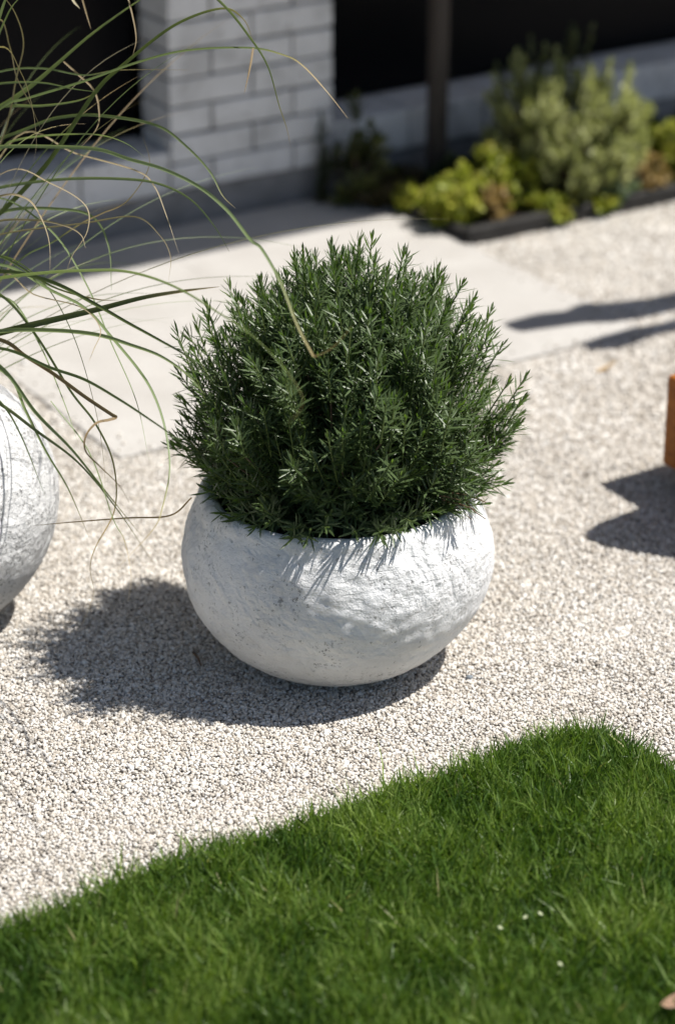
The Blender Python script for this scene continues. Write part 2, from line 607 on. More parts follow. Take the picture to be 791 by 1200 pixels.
# ------------------------------------------------------------------ house
house = empty("house", wp(0, 0, 0))
tag(house, "white painted brick house front with dark windows behind the path and planting bed", "house")
PW = 0.428
bm = bmesh.new()
CH = 0.0645
z = 0.085
k = 0
while z < 2.45:
    cuts = [0, .214, PW] if k % 2 else [0, .107, .321, PW]
    for a, b in zip(cuts[:-1], cuts[1:]):
        j = random.uniform(-.0022, .0022)
        add_box(bm, wp(a + .003 * (a > 0), -.138, z + .003 + random.uniform(-.001, .001)), U3 * (b - a - .003 * (a > 0) - .003 * (b < PW)), N3 * (.138 + j), Z3 * (CH - .0055), .004, 2)
    z += CH; k += 1
pil = bm_obj("brick_pillar", bm, M_BRICK, house)
bm = bmesh.new()
add_box(bm, wp(.004, -.136, .085), U3 * (PW - .008), N3 * .1345, Z3 * (z - .085))
bm_obj("mortar", bm, M_MORTAR, pil)
for t0, t1, nm in ((-3.2, 0, "l"), (PW, 4.6, "r")):
    bm = bmesh.new()
    nb = max(1, round((t1 - t0) / .224))
    bw = (t1 - t0) / nb
    for i in range(nb):
        jj = random.uniform(-.002, .002)
        add_box(bm, wp(t0 + bw * i + .003, -.16, .085), U3 * (bw - .006), N3 * (.156 + jj), Z3 * (.094 + random.uniform(-.0012, .0012)), .004, 2)
    sw = bm_obj("sill_wall", bm, M_BRICK, house)
    bm = bmesh.new()
    add_box(bm, wp(t0 + .002, -.158, .087), U3 * (t1 - t0 - .004), N3 * .150, Z3 * .086)
    bm_obj("mortar", bm, M_MORTAR, sw)
bm = bmesh.new()
add_box(bm, wp(-3.2, -.16, -.05), U3 * 7.8, N3 * .148, Z3 * .134, .003)
bm_obj("plinth", bm, M_PLINTH, house)
for t0, t1, mull in ((-3.2, 0.0, (-.26, -1.3)), (PW, 4.6, (1.7, 3.1))):
    bm = bmesh.new()
    add_box(bm, wp(t0, -.20, .18), U3 * (t1 - t0), N3 * .03, Z3 * 2.22)
    win = bm_obj("window", bm, M_PANE, house)
    bm = bmesh.new()
    add_box(bm, wp(t0 + .001, -.168, .176), U3 * (t1 - t0 - .002), N3 * .02, Z3 * .03, .002)
    add_box(bm, wp(t0 + .001, -.168, 2.36), U3 * (t1 - t0 - .002), N3 * .02, Z3 * .04, .002)
    for mt in (t0 + .001, t1 - .046) + mull:
        add_box(bm, wp(mt, -.168, .207), U3 * .045, N3 * .018, Z3 * 2.15, .002)
    bm_obj("frame", bm, M_DARK, win)
bm = bmesh.new()
add_box(bm, wp(-3.2, -.20, 2.52), U3 * 7.8, N3 * 1.15, Z3 * .12)
add_box(bm, wp(-3.2, -.215, 2.40), U3 * 7.8, N3 * .05, Z3 * .118)
bm_obj("eave", bm, M_SOFFIT, house)
bm = bmesh.new()
add_box(bm, wp(-3.2, -3.2, 2.645), U3 * 7.8, N3 * 4.15, Z3 * .05)
add_box(bm, wp(-3.2, -3.2, 0.0), U3 * 7.8, N3 * .1, Z3 * 2.64)
add_box(bm, wp(-3.3, -3.2, 0.0), U3 * .09, N3 * 3.0, Z3 * 2.64)
add_box(bm, wp(4.61, -3.2, 0.0), U3 * .09, N3 * 3.0, Z3 * 2.64)
bm_obj("roof", bm, M_PLINTH, house)

# slender post in the bed
g = gnd(481, 208)
bm = bmesh.new()
tq = (g - P0) @ u2; oq = max((g - P0) @ n2, .06)
add_box(bm, wp(tq - .019, oq, 0.0), U3 * .038, N3 * .038, Z3 * 2.515, .003)
post = bm_obj("timber_post", bm, M_POST)
tag(post, "slender dark timber post standing in the planting bed by the brick pillar", "post")

# dark edging of the bed
bm = bmesh.new()
add_box(bm, wp(tb - .004, ob - .024, -.02), U3 * 4.6, N3 * .026, Z3 * .062, .003)
add_box(bm, wp(tb - .004, .006, -.02), U3 * .022, N3 * (ob - .033), Z3 * .055, .003)
tag(bm_obj("bed_edging", bm, M_EDGE), "dark low edging strip between planting bed and pale gravel", "edging")


# ------------------------------------------------------------------ pots
def lathe_pot(name, cx, cy, prof, mat, parent, seed, amp, rim_tilt=(0, 0), lump=0.012):
    """closed lathe with hand-made unevenness; prof = list of (r, z)"""
    prof = np.array(prof)
    # resample smoothly
    m = 150
    s = np.concatenate([[0], np.cumsum(np.linalg.norm(np.diff(prof, axis=0), axis=1))])
    ss = np.linspace(0, s[-1], m)
    R = np.interp(ss, s, prof[:, 0]); Zz = np.interp(ss, s, prof[:, 1])
    for _ in range(6):
        R[1:-1] = (R[:-2] + 2 * R[1:-1] + R[2:]) / 4
        Zz[1:-1] = (Zz[:-2] + 2 * Zz[1:-1] + Zz[2:]) / 4
    na = 260
    A = np.arange(na) * 2 * math.pi / na
    V = np.empty((m, na, 3))
    for i in range(m):
        for j in range(na):
            c, sn = math.cos(A[j]), math.sin(A[j])
            v = Vector((R[i] * c, R[i] * sn, Zz[i]))
            q = v + Vector((seed, seed * 2, 0))
            big = noise.noise(q * 4.0) * lump
            rough = max(0.0, noise.noise(q * 6.5 + Vector((5, 1, 2))) + .25)
            f = (noise.fractal(q * 24, .9, 2.1, 4)) * amp * rough + noise.noise(q * 60) * amp * .22
            k = min(1.0, R[i] / .08)
            d = (big + f) * k
            V[i, j] = (R[i] * c + c * d + cx, R[i] * sn + sn * d + cy, max(Zz[i] + (Zz[i] * (rim_tilt[0] * c + rim_tilt[1] * sn)) * R[i] + big * .5 * min(1, Zz[i] * 8), 0))
    Fc = [[i * na + j, i * na + (j + 1) % na, (i + 1) * na + (j + 1) % na, (i + 1) * na + j] for i in range(m - 1) for j in range(na)]
    return np_mesh(name, V.reshape(-1, 3), np.array(Fc), mat, parent)


def ell(a, b, cz, z0, z1, n=24):
    out = []
    for z in np.linspace(z0, z1, n):
        out.append((a * math.sqrt(max(1 - ((z - cz) / b) ** 2, 0)), z))
    return out


def soil_disc(name, cx, cy, z, r, parent):
    bm = bmesh.new()
    c = bm.verts.new((cx, cy, z + .012))
    rings = [[bm.verts.new((cx + r * q * math.cos(a), cy + r * q * math.sin(a), z + .012 * (1 - q) + random.uniform(-.004, .004)))
              for a in np.arange(40) * math.pi / 20] for q in (.25, .5, .75, 1.0)]
    for j in range(40):
        bm.faces.new([c, rings[0][j], rings[0][(j + 1) % 40]])
        for a, b in zip(rings[:-1], rings[1:]):
            bm.faces.new([a[j], b[j], b[(j + 1) % 40], a[(j + 1) % 40]])
    return bm_obj(name, bm, M_SOIL, parent, True)


D0 = 3.255
pot = empty("bowl_planter", (0, D0, 0))
tag(pot, "low round white rough rendered bowl planter in the middle of the gravel", "planter")
prof = [(0.0, 0.0), (.088, 0.0)] + ell(.2335, .19, .172, .004, .262, 30) + [(.203, .276), (.196, .284), (.187, .286), (.179, .282), (.174, .272), (.176, .24), (.17, .20)]
lathe_pot("bowl", -.002, D0, prof, M_POT1, pot, 2.1, .0054, (.0, -.02), .009)
soil_disc("potting_soil", 0, D0, .235, .176, pot)

# left, larger globe-like pot
LX, LY = -.648, 3.375
pot2 = empty("globe_planter", (LX, LY, 0))
tag(pot2, "large white pitted globe planter cut off by the left edge of the photo", "planter")
prof = [(0.0, 0.0), (.10, 0.0)] + ell(.216, .215, .205, .006, .375, 36) + [(.135, .385), (.128, .388), (.120, .384), (.116, .37), (.118, .34), (.11, .30)]
lathe_pot("globe", LX, LY, prof, M_POT2, pot2, 9.4, .006, (0, 0), .008)
soil_disc("potting_soil", LX, LY, .345, .117, pot2)


# ------------------------------------------------------------------ rosemary
def shoots_to_leaves(tips, dirs, Ls, per, leaf_len, leaf_w, spread, whorl_step, curve=(-.1, .25), start=.0, bud=True, droop=0):
    """leaf arrays for shoots: each shoot runs from tip-dir*L to tip; leaves sit round it, shorter and steeper at the tip"""
    n = len(tips)
    idx = np.repeat(np.arange(n), per)
    j = np.tile(np.arange(per), n)
    t = start + (1 - start) * (j + RNG.uniform(-.4, .4, len(j))) / (per - 1)
    t = np.clip(t, 0, 1)
    d = dirs[idx]
    ref = np.where(np.abs(d[:, 2:3]) < .9, np.array([[0, 0, 1.0]]), np.array([[1.0, 0, 0]]))
    A = unit(np.cross(d, ref)); Bv = np.cross(d, A)
    ph = j * 2.4 + RNG.uniform(-.5, .5, len(j)) + idx * 1.7
    rad = A * np.cos(ph)[:, None] + Bv * np.sin(ph)[:, None]
    b = tips[idx] - d * (Ls[idx] * (1 - t))[:, None]
    open_ = spread * (1 - .75 * np.clip((t - .72) / .28, 0, 1)) * RNG.uniform(.75, 1.2, len(j))
    ld = d * np.cos(open_)[:, None] + rad * np.sin(open_)[:, None]
    ld[:, 2] -= droop
    up = d * np.sin(open_)[:, None] - rad * np.cos(open_)[:, None]
    L = leaf_len * RNG.uniform(.7, 1.15, len(j)) * (1 - .5 * np.clip((t - .8) / .2, 0, 1)) * (.75 + .25 * np.clip(t / .2, 0, 1))
    w = leaf_w * RNG.uniform(.8, 1.2, len(j))
    c = RNG.uniform(curve[0], curve[1], len(j))
    return b, ld, -up, L, w, -c, t, idx


def rosemary():
    root = np.array([0.006, D0, .25])
    CX, CY = .014, D0 + .005
    Zs = [.262, .285, .32, .37, .43, .485, .53, .57, .60, .625]
    Rs = [.205, .232, .250, .254, .250, .238, .218, .190, .150, .07]
    n = 860
    def radius(zz, ang):
        rr = np.interp(zz, Zs, Rs)
        front = np.clip(-np.sin(ang), 0, 1) * np.clip((.50 - zz) / .16, 0, 1)
        return rr * (1 - .24 * front)
    # branch ends on an uneven outline; each carries a spray of shoots
    nb = 118
    a = (np.arange(nb) * 2.39996 + RNG.uniform(-.3, .3, nb)) % (2 * math.pi)
    z = np.interp((np.arange(nb) + .5) / nb, [0, .3, .7, 1], [.272, .39, .50, .59]) + RNG.normal(0, .012, nb)
    k = RNG.uniform(.74, 1.06, nb)
    r = radius(z, a) * k
    E = np.stack([CX + r * np.cos(a), CY + r * np.sin(a), z], 1)
    m = 62
    ra = .19 * np.sqrt(RNG.random(m)); aa = RNG.uniform(0, 2 * math.pi, m)
    zt = np.interp(ra, Rs[::-1][:6], Zs[::-1][:6]) + RNG.normal(-.022, .024, m)
    E = np.concatenate([E, np.stack([CX + ra * np.cos(aa), CY + ra * np.sin(aa), zt], 1)])
    per_e = RNG.integers(4, 9, len(E))
    ei = np.repeat(np.arange(len(E)), per_e)
    axis = unit(E - root)
    back = RNG.random(len(ei)) ** 1.3 * .10
    T = E[ei] - axis[ei] * back[:, None] + RNG.normal(0, .019, (len(ei), 3))
    # a skirt of side shoots that lean out over the rim
    q = 140
    pa = RNG.uniform(0, 2 * math.pi, q); pz = RNG.uniform(.285, .40, q)
    pr = radius(pz, pa) * RNG.uniform(.78, 1.04, q)
    T = np.concatenate([T, np.stack([CX + pr * np.cos(pa), CY + pr * np.sin(pa), pz], 1)])
    # a darker inside of older shoots
    q = 260
    pa = RNG.uniform(0, 2 * math.pi, q); pz = RNG.uniform(.27, .56, q)
    pr = radius(pz, pa) * np.sqrt(RNG.random(q)) * .85
    T = np.concatenate([T, np.stack([CX + pr * np.cos(pa), CY + pr * np.sin(pa), pz], 1)])
    # single long shoots that break the outline, most of them upright
    q = 70
    pa = RNG.uniform(0, 2 * math.pi, q); pz = RNG.uniform(.36, .62, q)
    pr = radius(pz, pa) * RNG.uniform(.75, 1.02, q)
    T = np.concatenate([T, np.stack([CX + pr * np.cos(pa), CY + pr * np.sin(pa), pz + np.where(pz > .47, RNG.uniform(.008, .038, q), RNG.uniform(.0, .02, q))], 1)])
    # a few sprigs that hang just over the front of the rim
    q = 20
    pa = np.radians(np.linspace(-140, -8, q)) + RNG.normal(0, .06, q)
    pr = .215 + RNG.uniform(-.014, .012, q)
    T = np.concatenate([T, np.stack([-.002 + pr * np.cos(pa), D0 + pr * np.sin(pa), RNG.uniform(.296, .316, q)], 1)])
    T = T[T[:, 2] > .255]
    off = T[:, :2] - [CX, CY]
    od = np.linalg.norm(off, axis=1)
    lim = np.interp(T[:, 2], Zs, Rs) * np.where(T[:, 2] < .32, 1.12, 1.02) + .004 + RNG.normal(0, .011, len(T))
    T[:, :2] = [CX, CY] + off * np.minimum(1, np.maximum(lim, .03) / np.maximum(od, 1e-6))[:, None]
    out = unit(T - (root + np.array([0, 0, .02])))
    hor = T - np.array([CX, CY, 0]); hor[:, 2] = 0
    hr = np.linalg.norm(hor, axis=1)
    low = np.clip((.45 - T[:, 2]) / .17, 0, 1)
    D = unit(out * .62 + np.array([0, 0, .85]) * (1 - .85 * low)[:, None] + unit(hor) * (.15 + .35 * low)[:, None] + rand_dirs(len(T)) * .22)
    Ls = RNG.uniform(.06, .125, len(T))
    root_o = empty("rosemary_shrub", tuple(root))
    tag(root_o, "dense dark green rosemary bush with needle leaves growing in the white bowl planter", "shrub")
    b, ld, up, L, w, c, t, idx = shoots_to_leaves(T, D, Ls, 30, .029, .0032, 1.12, 0)
    V, Fc, k = leaves(b, ld, up, L, w, c, 4, .35)
    tone = RNG.normal(.45, .16, len(T))[idx] + RNG.normal(0, .12, len(idx))
    tone = np.clip(tone, 0, 1)
    young = np.clip((t - .75) / .25, 0, 1) * (RNG.random(len(T))[idx] ** 1.5)
    mat = leaf_mat("rosemary_leaf", [(0, (.034, .068, .016)), (.4, (.068, .132, .030)), (.75, (.11, .185, .052)), (1, (.17, .235, .10))],
                   (.085, .125, .05), .38, .27, None, .45, ((.16, .25, .045), .8))
    np_mesh("foliage", V, Fc, mat, root_o, np.stack([np.repeat(tone, k), np.repeat(young, k)], 1))
    # stems: every shoot's own stalk, then woody branches down to the root
    paths, radii = [], []
    for p, dd, l in zip(T, D, Ls):
        s0 = p - dd * l
        paths.append([s0, s0 + dd * l * .5, p]); radii.append([.0015, .0013, .0008])
    V, Fc = tubes(paths, radii, 4)
    np_mesh("green_stems", V, Fc, plain("rosemary_stem", (.13, .17, .05), .6, .3, .25, 80), root_o)
    paths, radii = [], []
    NB = 46
    hub = T[RNG.choice(len(T), NB, replace=False)]
    for p, dd, l in list(zip(T, D, Ls))[::2]:
        s0 = p - dd * l
        mid = root * .45 + s0 * .55 + np.array([0, 0, -.02]) + RNG.normal(0, .012, 3)
        st = root + np.array([RNG.normal(0, .05), RNG.normal(0, .05), -.005])
        paths.append([st, (st + mid) / 2 + RNG.normal(0, .006, 3), mid, s0]); radii.append([.0034, .0026, .0019, .0013])
    V, Fc = tubes(paths, radii, 4)
    np_mesh("branches", V, Fc, M_BARK, root_o)
    # a few dead brown twigs low on the right, over the rim
    paths, radii = [], []
    dead_b, dead_d = [], []
    for i in range(9):
        s = np.array([CX + .14 + RNG.uniform(-.03, .03), CY - .07 + RNG.uniform(-.05, .05), .30 + RNG.uniform(-.01, .02)])
        dd = unit(np.array([RNG.uniform(.4, 1), RNG.uniform(-1, -.1), RNG.uniform(-.35, .25)]))
        e = s + dd * RNG.uniform(.04, .075)
        paths.append([s, (s + e) / 2 + RNG.normal(0, .004, 3), e]); radii.append([.0013, .001, .0006])
        for q in range(7):
            dead_b.append(s + (e - s) * RNG.uniform(.3, 1)); dead_d.append(unit(dd + rand_dirs(1)[0] * .8))
    V, Fc = tubes(paths, radii, 4)
    tw = np_mesh("dead_twigs", V, Fc, M_TWIG, root_o)
    tw["label"] = "dead brown twigs"


rosemary()


# ------------------------------------------------------------------ ornamental grass (fountain of long blades in the globe pot)
def catmull(P, per=10):
    P = np.asarray(P, float)
    Q = np.concatenate([[2 * P[0] - P[1]], P, [2 * P[-1] - P[-2]]])
    out = []
    for i in range(1, len(Q) - 2):
        for t in np.linspace(0, 1, per, endpoint=False):
            a, b, c, d = Q[i - 1], Q[i], Q[i + 1], Q[i + 2]
            out.append(.5 * ((2 * b) + (-a + c) * t + (2 * a - 5 * b + 4 * c - d) * t * t + (-a + 3 * b - 3 * c + d) * t ** 3))
    out.append(Q[-2])
    return np.array(out)


GR = np.array([LX, LY, .36])                      # crown of the plant


def blade_mesh(curves):
    """curves: (points, max width, twist, dryness start 0..1, tone)"""
    V, Fc, R = [], [], []
    off = 0
    for P, w, tw, dry, tone in curves:
        m = len(P)
        T = unit(np.gradient(P, axis=0))
        nrm = unit(np.cross(T, np.array([.3, 1.0, .25])) + 1e-6)
        s = np.linspace(0, 1, m)
        ang = tw[0] + tw[1] * s
        A = unit(np.cross(T, np.cross(unit(CAM - P) * 0 + np.array([0, -.9, .43]), T)))
        A2 = np.cross(T, A)
        n = A * np.cos(ang)[:, None] + A2 * np.sin(ang)[:, None]
        side = np.cross(T, n)
        hw = .5 * w * np.interp(s, [0, .12, .55, .85, 1], [.8, 1, .85, .45, .06])
        V.append(np.stack([P - side * hw[:, None], P - n * hw[:, None] * .45, P + side * hw[:, None]], 1).reshape(-1, 3))
        rr = np.clip(np.interp(s, [0, max(dry - .12, 0), min(dry + .08, 1.2), 1.3], [0, 0, 1, 1]), 0, 1) if dry < 1.2 else np.zeros(m)
        R.append(np.repeat(np.stack([np.full(m, tone), rr], 1), 3, axis=0))
        for i in range(m - 1):
            for j in range(2):
                a = off + i * 3 + j
                Fc.append([a, a + 1, a + 4, a + 3])
        off += m * 3
    return np.concatenate(V), np.array(Fc), np.concatenate(R)


# observed blades: photo outline of each arc, its width in px, depth at the tip, start of the dry part, tone
BL = [
    ([(-60, 300), (0, 250), (35, 215), (63, 182), (112, 108), (145, 76), (204, 30), (259, 10), (285, 22), (297, 48)], 6.5, 3.45, .9, .35),
    ([(-70, 190), (-20, 140), (13, 118), (39, 99), (66, 76), (109, 39), (164, 0), (215, -30)], 8, 3.5, 2, .55),
    ([(-80, 200), (0, 128), (33, 115), (99, 95), (158, 74), (218, 59), (293, 56), (334, 65), (355, 77), (382, 106), (408, 139)], 4.2, 3.35, .8, .4),
    ([(-60, 60), (60, -60), (180, -60), (256, 0), (293, 44), (314, 78), (327, 123), (336, 150), (341, 174)], 4.5, 3.35, .85, .6),
    ([(-70, 110), (0, 84), (49, 80), (99, 88), (141, 82), (224, 82)], 2.6, 3.5, .85, .6),
    ([(-80, 140), (0, 125), (49, 124), (92, 118), (115, 107)], 4.2, 3.55, .95, .8),
    ([(-70, 110), (0, 98), (49, 97), (85, 104), (116, 108)], 3, 3.5, 2, .6),
    ([(-60, 230), (0, 176), (20, 164), (66, 158), (115, 158), (148, 168), (172, 186)], 3.6, 3.5, 2, .75),
    ([(-60, 200), (39, 148), (82, 136), (125, 136), (184, 147), (218, 171), (246, 201), (261, 229), (276, 244)], 4, 3.5, .95, .5),
    ([(-70, 180), (0, 172), (66, 172), (115, 175), (150, 186), (191, 198), (232, 218), (266, 246), (293, 280), (307, 292), (329, 331), (348, 380), (364, 411), (368, 417), (374, 416), (390, 407), (413, 382)], 4.2, 3.02, .76, .7),
    ([(-70, 240), (0, 220), (75, 210), (150, 210), (191, 217), (225, 235), (252, 266), (269, 295)], 4, 3.45, 2, .65),
    ([(-70, 300), (0, 275), (96, 262), (158, 254), (187, 275), (200, 300), (198, 329)], 2.6, 3.4, .45, .5),
    ([(20, 160), (90, 180), (160, 200), (181, 218), (194, 249), (210, 297)], 3.2, 3.45, .35, .5),
    ([(-80, 412), (0, 390), (58, 376), (113, 363), (167, 349), (215, 341), (257, 336)], 8.5, 3.3, .86, .12),
    ([(-70, 330), (0, 318), (60, 330), (113, 357), (148, 377), (188, 399), (223, 420), (250, 450)], 5, 3.25, 2, .25),
    ([(-70, 340), (0, 326), (60, 319), (100, 317), (140, 317), (177, 325), (215, 341), (257, 367), (293, 391), (331, 429), (353, 462), (352, 480), (337, 497)], 5, 2.88, .9, .6),
    ([(-70, 400), (0, 388), (60, 387), (113, 392), (153, 404), (188, 417), (220, 439), (240, 462)], 5.5, 3.25, 2, .85),
    ([(-70, 330), (0, 310), (60, 340), (100, 361), (132, 396), (167, 439), (185, 473), (196, 513), (199, 553), (191, 593), (180, 620), (137, 667)], 4, 3.2, .88, .6),
    ([(-70, 415), (0, 408), (60, 431), (100, 445), (140, 468), (172, 489), (199, 508), (225, 530)], 4, 3.2, 2, .45),
    ([(-70, 390), (0, 398), (30, 417), (63, 438), (100, 465), (130, 485), (136, 489), (128, 492), (113, 496), (101, 511), (101, 529), (119, 548), (140, 569), (153, 591)], 6, 3.22, .15, .3),
    ([(-60, 400), (0, 429), (42, 483), (83, 525), (117, 567), (167, 629)], 5.5, 3.25, .97, .7),
    ([(-60, 440), (0, 473), (42, 504), (92, 542), (137, 596), (180, 660)], 5.5, 3.2, .95, .3),
    ([(-60, 330), (0, 345), (42, 392), (83, 458), (112, 496), (133, 542), (135, 596), (112, 642), (106, 667), (110, 696), (96, 733)], 4.6, 3.25, .62, .45),
    ([(-70, 260), (0, 230), (30, 232), (46, 250), (58, 283), (59, 325)], 4.2, 3.4, .3, .5),
    ([(60, 470), (105, 530), (133, 608), (146, 633), (154, 675), (150, 708)], 2.2, 3.3, .6, .5),
    ([(225, 583), (200, 604), (150, 607), (83, 612), (40, 616)], 2.6, 3.35, 0, .3),
    ([(-40, 440), (0, 470), (25, 510), (54, 583)], 4, 3.25, 2, .65),
    ([(-50, 405), (10, 440), (30, 480), (55, 530), (80, 572), (105, 630)], 4.2, 3.3, .95, .8),
    ([(-60, 300), (-10, 262), (40, 258), (75, 264), (95, 275), (101, 292)], 3.6, 3.4, .5, .5),
    ([(-60, 260), (0, 170), (20, 90), (28, 50), (18, 15), (0, -10)], 4, 3.55, .3, .5),
    ([(-60, 120), (-5, 25), (12, 55), (20, 90), (35, 120), (48, 150)], 3.2, 3.5, .2, .5),
    ([(-60, 100), (0, 55), (25, 85), (38, 125), (43, 165), (40, 190)], 3.2, 3.4, .3, .5),
    ([(-50, 200), (0, 20), (12, -5)], 8, 3.5, 2, .75),
    ([(-50, 260), (-20, 100), (8, 20), (28, -8)], 7, 3.5, 2, .9),
    ([(-60, 260), (10, 200), (60, 215), (100, 240), (103, 270), (85, 300), (78, 320)], 3.4, 3.45, .35, .5),
    ([(75, 72), (95, 90), (110, 105), (116, 125), (114, 150), (90, 178)], 3, 3.55, 0, .4),
    ([(92, -20), (100, 10), (107, 34)], 2.6, 3.6, 0, .4),
    ([(145, -20), (155, 15), (160, 45), (156, 65)], 2.4, 3.5, 0, .4),
    ([(78, -20), (86, 0), (94, 10)], 4, 3.6, 0, .8),
    ([(-50, 300), (0, 300), (60, 335), (110, 350), (140, 352)], 3.2, 3.4, .8, .4),
    ([(0, 320), (40, 345), (95, 360), (118, 385), (110, 410), (104, 425)], 2.2, 3.3, .4, .5),
    ([(297, 56), (293, 80), (286, 111)], 3.4, 3.36, 0, .3),
    ([(-40, 260), (0, 232), (60, 270), (100, 330), (130, 400), (160, 470), (175, 540)], 2.6, 3.35, 2, .6),
    ([(-40, 330), (0, 300), (50, 330), (85, 390), (110, 470), (122, 540), (124, 600)], 2.4, 3.35, .8, .5),
    ([(-40, 360), (10, 350), (45, 400), (75, 470), (92, 520)], 2.6, 3.4, 2, .7),
    ([(-60, 300), (0, 250), (70, 245), (110, 255), (128, 290), (131, 340)], 4.4, 3.55, 2, .6),
    ([(0, 330), (30, 300), (60, 285), (95, 262), (120, 250), (150, 235), (175, 195), (168, 160)], 2.4, 3.5, .55, .5),
]


def ornamental_grass():
    root = empty("ornamental_grass", tuple(GR))
    tag(root, "fountain of long arching grass blades, green and straw coloured, growing in the globe planter", "grass plant")
    green, dry = [], []
    zroot = float((GR - CAM) @ FW)
    for pts, wpx, zt, d, tone in BL:
        pts = [np.array(p, float) for p in pts]
        m = len(pts)
        s = np.concatenate([[0], np.cumsum([np.linalg.norm(b - a) for a, b in zip(pts[:-1], pts[1:])])])
        s /= s[-1]
        free = pts[0][0] > 20
        z0 = zt + .03 if free else zroot - .12 * (zroot - zt)
        P3 = [pix(p[0], p[1], z0 + (zt - z0) * si) for p, si in zip(pts, s)]
        if not free:
            base = GR + np.array([RNG.normal(.03, .02), RNG.normal(-.01, .025), 0])
            P3 = [base, base * .5 + P3[0] * .5 + np.array([-.02, 0, .03])] + P3
        C = catmull(P3, 7)
        wm = wpx / (800.0 if d > .5 else 960.0)
        item = (C, wm, (RNG.normal(0, .35), RNG.normal(0, .6)), d if d < 1 else 2, tone)
        (dry if d <= .5 else green).append(item)
    # finer blades that fill the fountain on every side
    for i in range(230):
        a = RNG.uniform(0, 2 * math.pi)
        el = RNG.uniform(.6, 1.5)
        L = RNG.uniform(.35, .85)
        d0 = np.array([math.cos(a) * math.cos(el), math.sin(a) * math.cos(el), math.sin(el)])
        thin = math.cos(a) > 0
        if thin and math.sin(a) < .15: continue
        gsag = RNG.uniform(.35, 1.0) * L
        if math.cos(a) > .2 or math.sin(a) < -.5: gsag *= .55
        t = np.linspace(0, 1, 26)
        st = GR + np.array([RNG.normal(0, .03), RNG.normal(0, .03), 0])
        P = st + d0 * (L * t)[:, None] + np.array([math.cos(a), math.sin(a), 0]) * (.22 * L * t * t)[:, None] - np.array([0, 0, 1]) * (gsag * t ** 2.3)[:, None]
        P += np.stack([np.sin(t * 5 + a), np.cos(t * 4 + 2 * a), 0 * t], 1) * .012 * t[:, None]
        is_dry = RNG.random() < .28
        (dry if is_dry else green).append((P, RNG.uniform(.0013, .0026) if thin else RNG.uniform(.002, .0055), (RNG.normal(0, .6), RNG.normal(0, 1.2)), 0 if is_dry else RNG.choice([.85, 2]), RNG.uniform(.1, 1)))
    gm = leaf_mat("grass_blade_green", [(0, (.05, .066, .022)), (.35, (.10, .135, .045)), (.7, (.19, .245, .12)), (1, (.27, .33, .13))], None, .4, .28, None, .4, ((.40, .30, .16), 1.0))
    dm = leaf_mat("grass_blade_dry", [(0, (.11, .065, .03)), (.35, (.22, .16, .09)), (.6, (.36, .31, .21)), (1, (.52, .48, .36))], None, .55, .25, None, .3)
    V, Fc, R = blade_mesh(green)
    np_mesh("green_blades", V, Fc, gm, root, R)
    V, Fc, R = blade_mesh(dry)
    np_mesh("dry_blades", V, Fc, dm, root, R)


ornamental_grass()


# ------------------------------------------------------------------ bed plants
def bush(name, label, cat, px, z0, spec, group=None):
    """shrub built of leafy shoots; spec: height, radius, shoots, per, leaf length, leaf width, stops, up, shape"""
    g = gnd(*px)
    base = np.array([g[0], g[1], z0])
    hgt, rad, n, per, ll, lw, stops, upf, seed = spec["h"], spec["r"], spec["n"], spec["per"], spec["ll"], spec["lw"], spec["stops"], spec["up"], spec.get("seed", 1)
    o = empty(name, tuple(base))
    tag(o, label, cat, group)
    a = RNG.uniform(0, 2 * math.pi, n)
    q = np.sqrt(RNG.random(n))
    lob = np.array([noise.noise(Vector((math.cos(x) * 1.3 + seed, math.sin(x) * 1.3, y * 2))) for x, y in zip(a, q)])
    zz = hgt * np.sqrt(np.clip(1 - q ** spec.get('pw', 2.4), 0, 1)) * (1 + .28 * lob) * RNG.uniform(.35 if spec.get("fill", 1) else .8, 1.05, n)
    if 'zmin' in spec: zz = np.maximum(zz, hgt * (spec['zmin'] + .12 * RNG.normal(size=n)))
    r = rad * q * (1 + .3 * lob)
    r = np.where(zz < hgt * .45, r * (.75 + .25 * zz / (hgt * .45)), r)
    T = base + np.stack([r * np.cos(a), r * np.sin(a) * spec.get("flat", 1.0), np.maximum(zz, .02)], 1)
    D = unit(unit(T - base) + np.array([0, 0, upf]) + rand_dirs(n) * .3)
    Ls = RNG.uniform(.5, 1.1, n) * spec["sl"]
    b, ld, up, L, w, c, t, idx = shoots_to_leaves(T, D, Ls, per, ll, lw, spec.get("spread", 1.0), 0, (-.1, .3))
    V, Fc, k = leaves(b, ld, up, L, w, c, 4, .2, np.interp(np.linspace(0, 1, 4), [0, .4, .75, 1], [.3, 1, .85, .1]))
    tone = np.clip(RNG.normal(.5, .16, n)[idx] + RNG.normal(0, .1, len(idx)) + lob[idx] * .25, 0, 1)
    tip = np.clip((t - .6) / .4, 0, 1) * RNG.random(n)[idx]
    np_mesh("foliage", V, Fc, leaf_mat(name + "_leaf", stops, spec.get("under"), .5, .25, None, .35, spec.get("tip")), o,
            np.stack([np.repeat(tone, k), np.repeat(tip, k)], 1))
    paths, radii = [], []
    for p, dd, l in zip(T, D, Ls):
        s0 = p - dd * l
        if s0[2] < z0: s0[2] = z0 + .005
        m = base * .5 + s0 * .5
        paths.append([base + RNG.normal(0, .01, 3) * [1, 1, 0], m + RNG.normal(0, .006, 3), s0, p]); radii.append([.003, .0024, .0018, .0008])
    V, Fc = tubes(paths, radii, 4)
    np_mesh("stems", V, Fc, M_BARK, o)
    return o


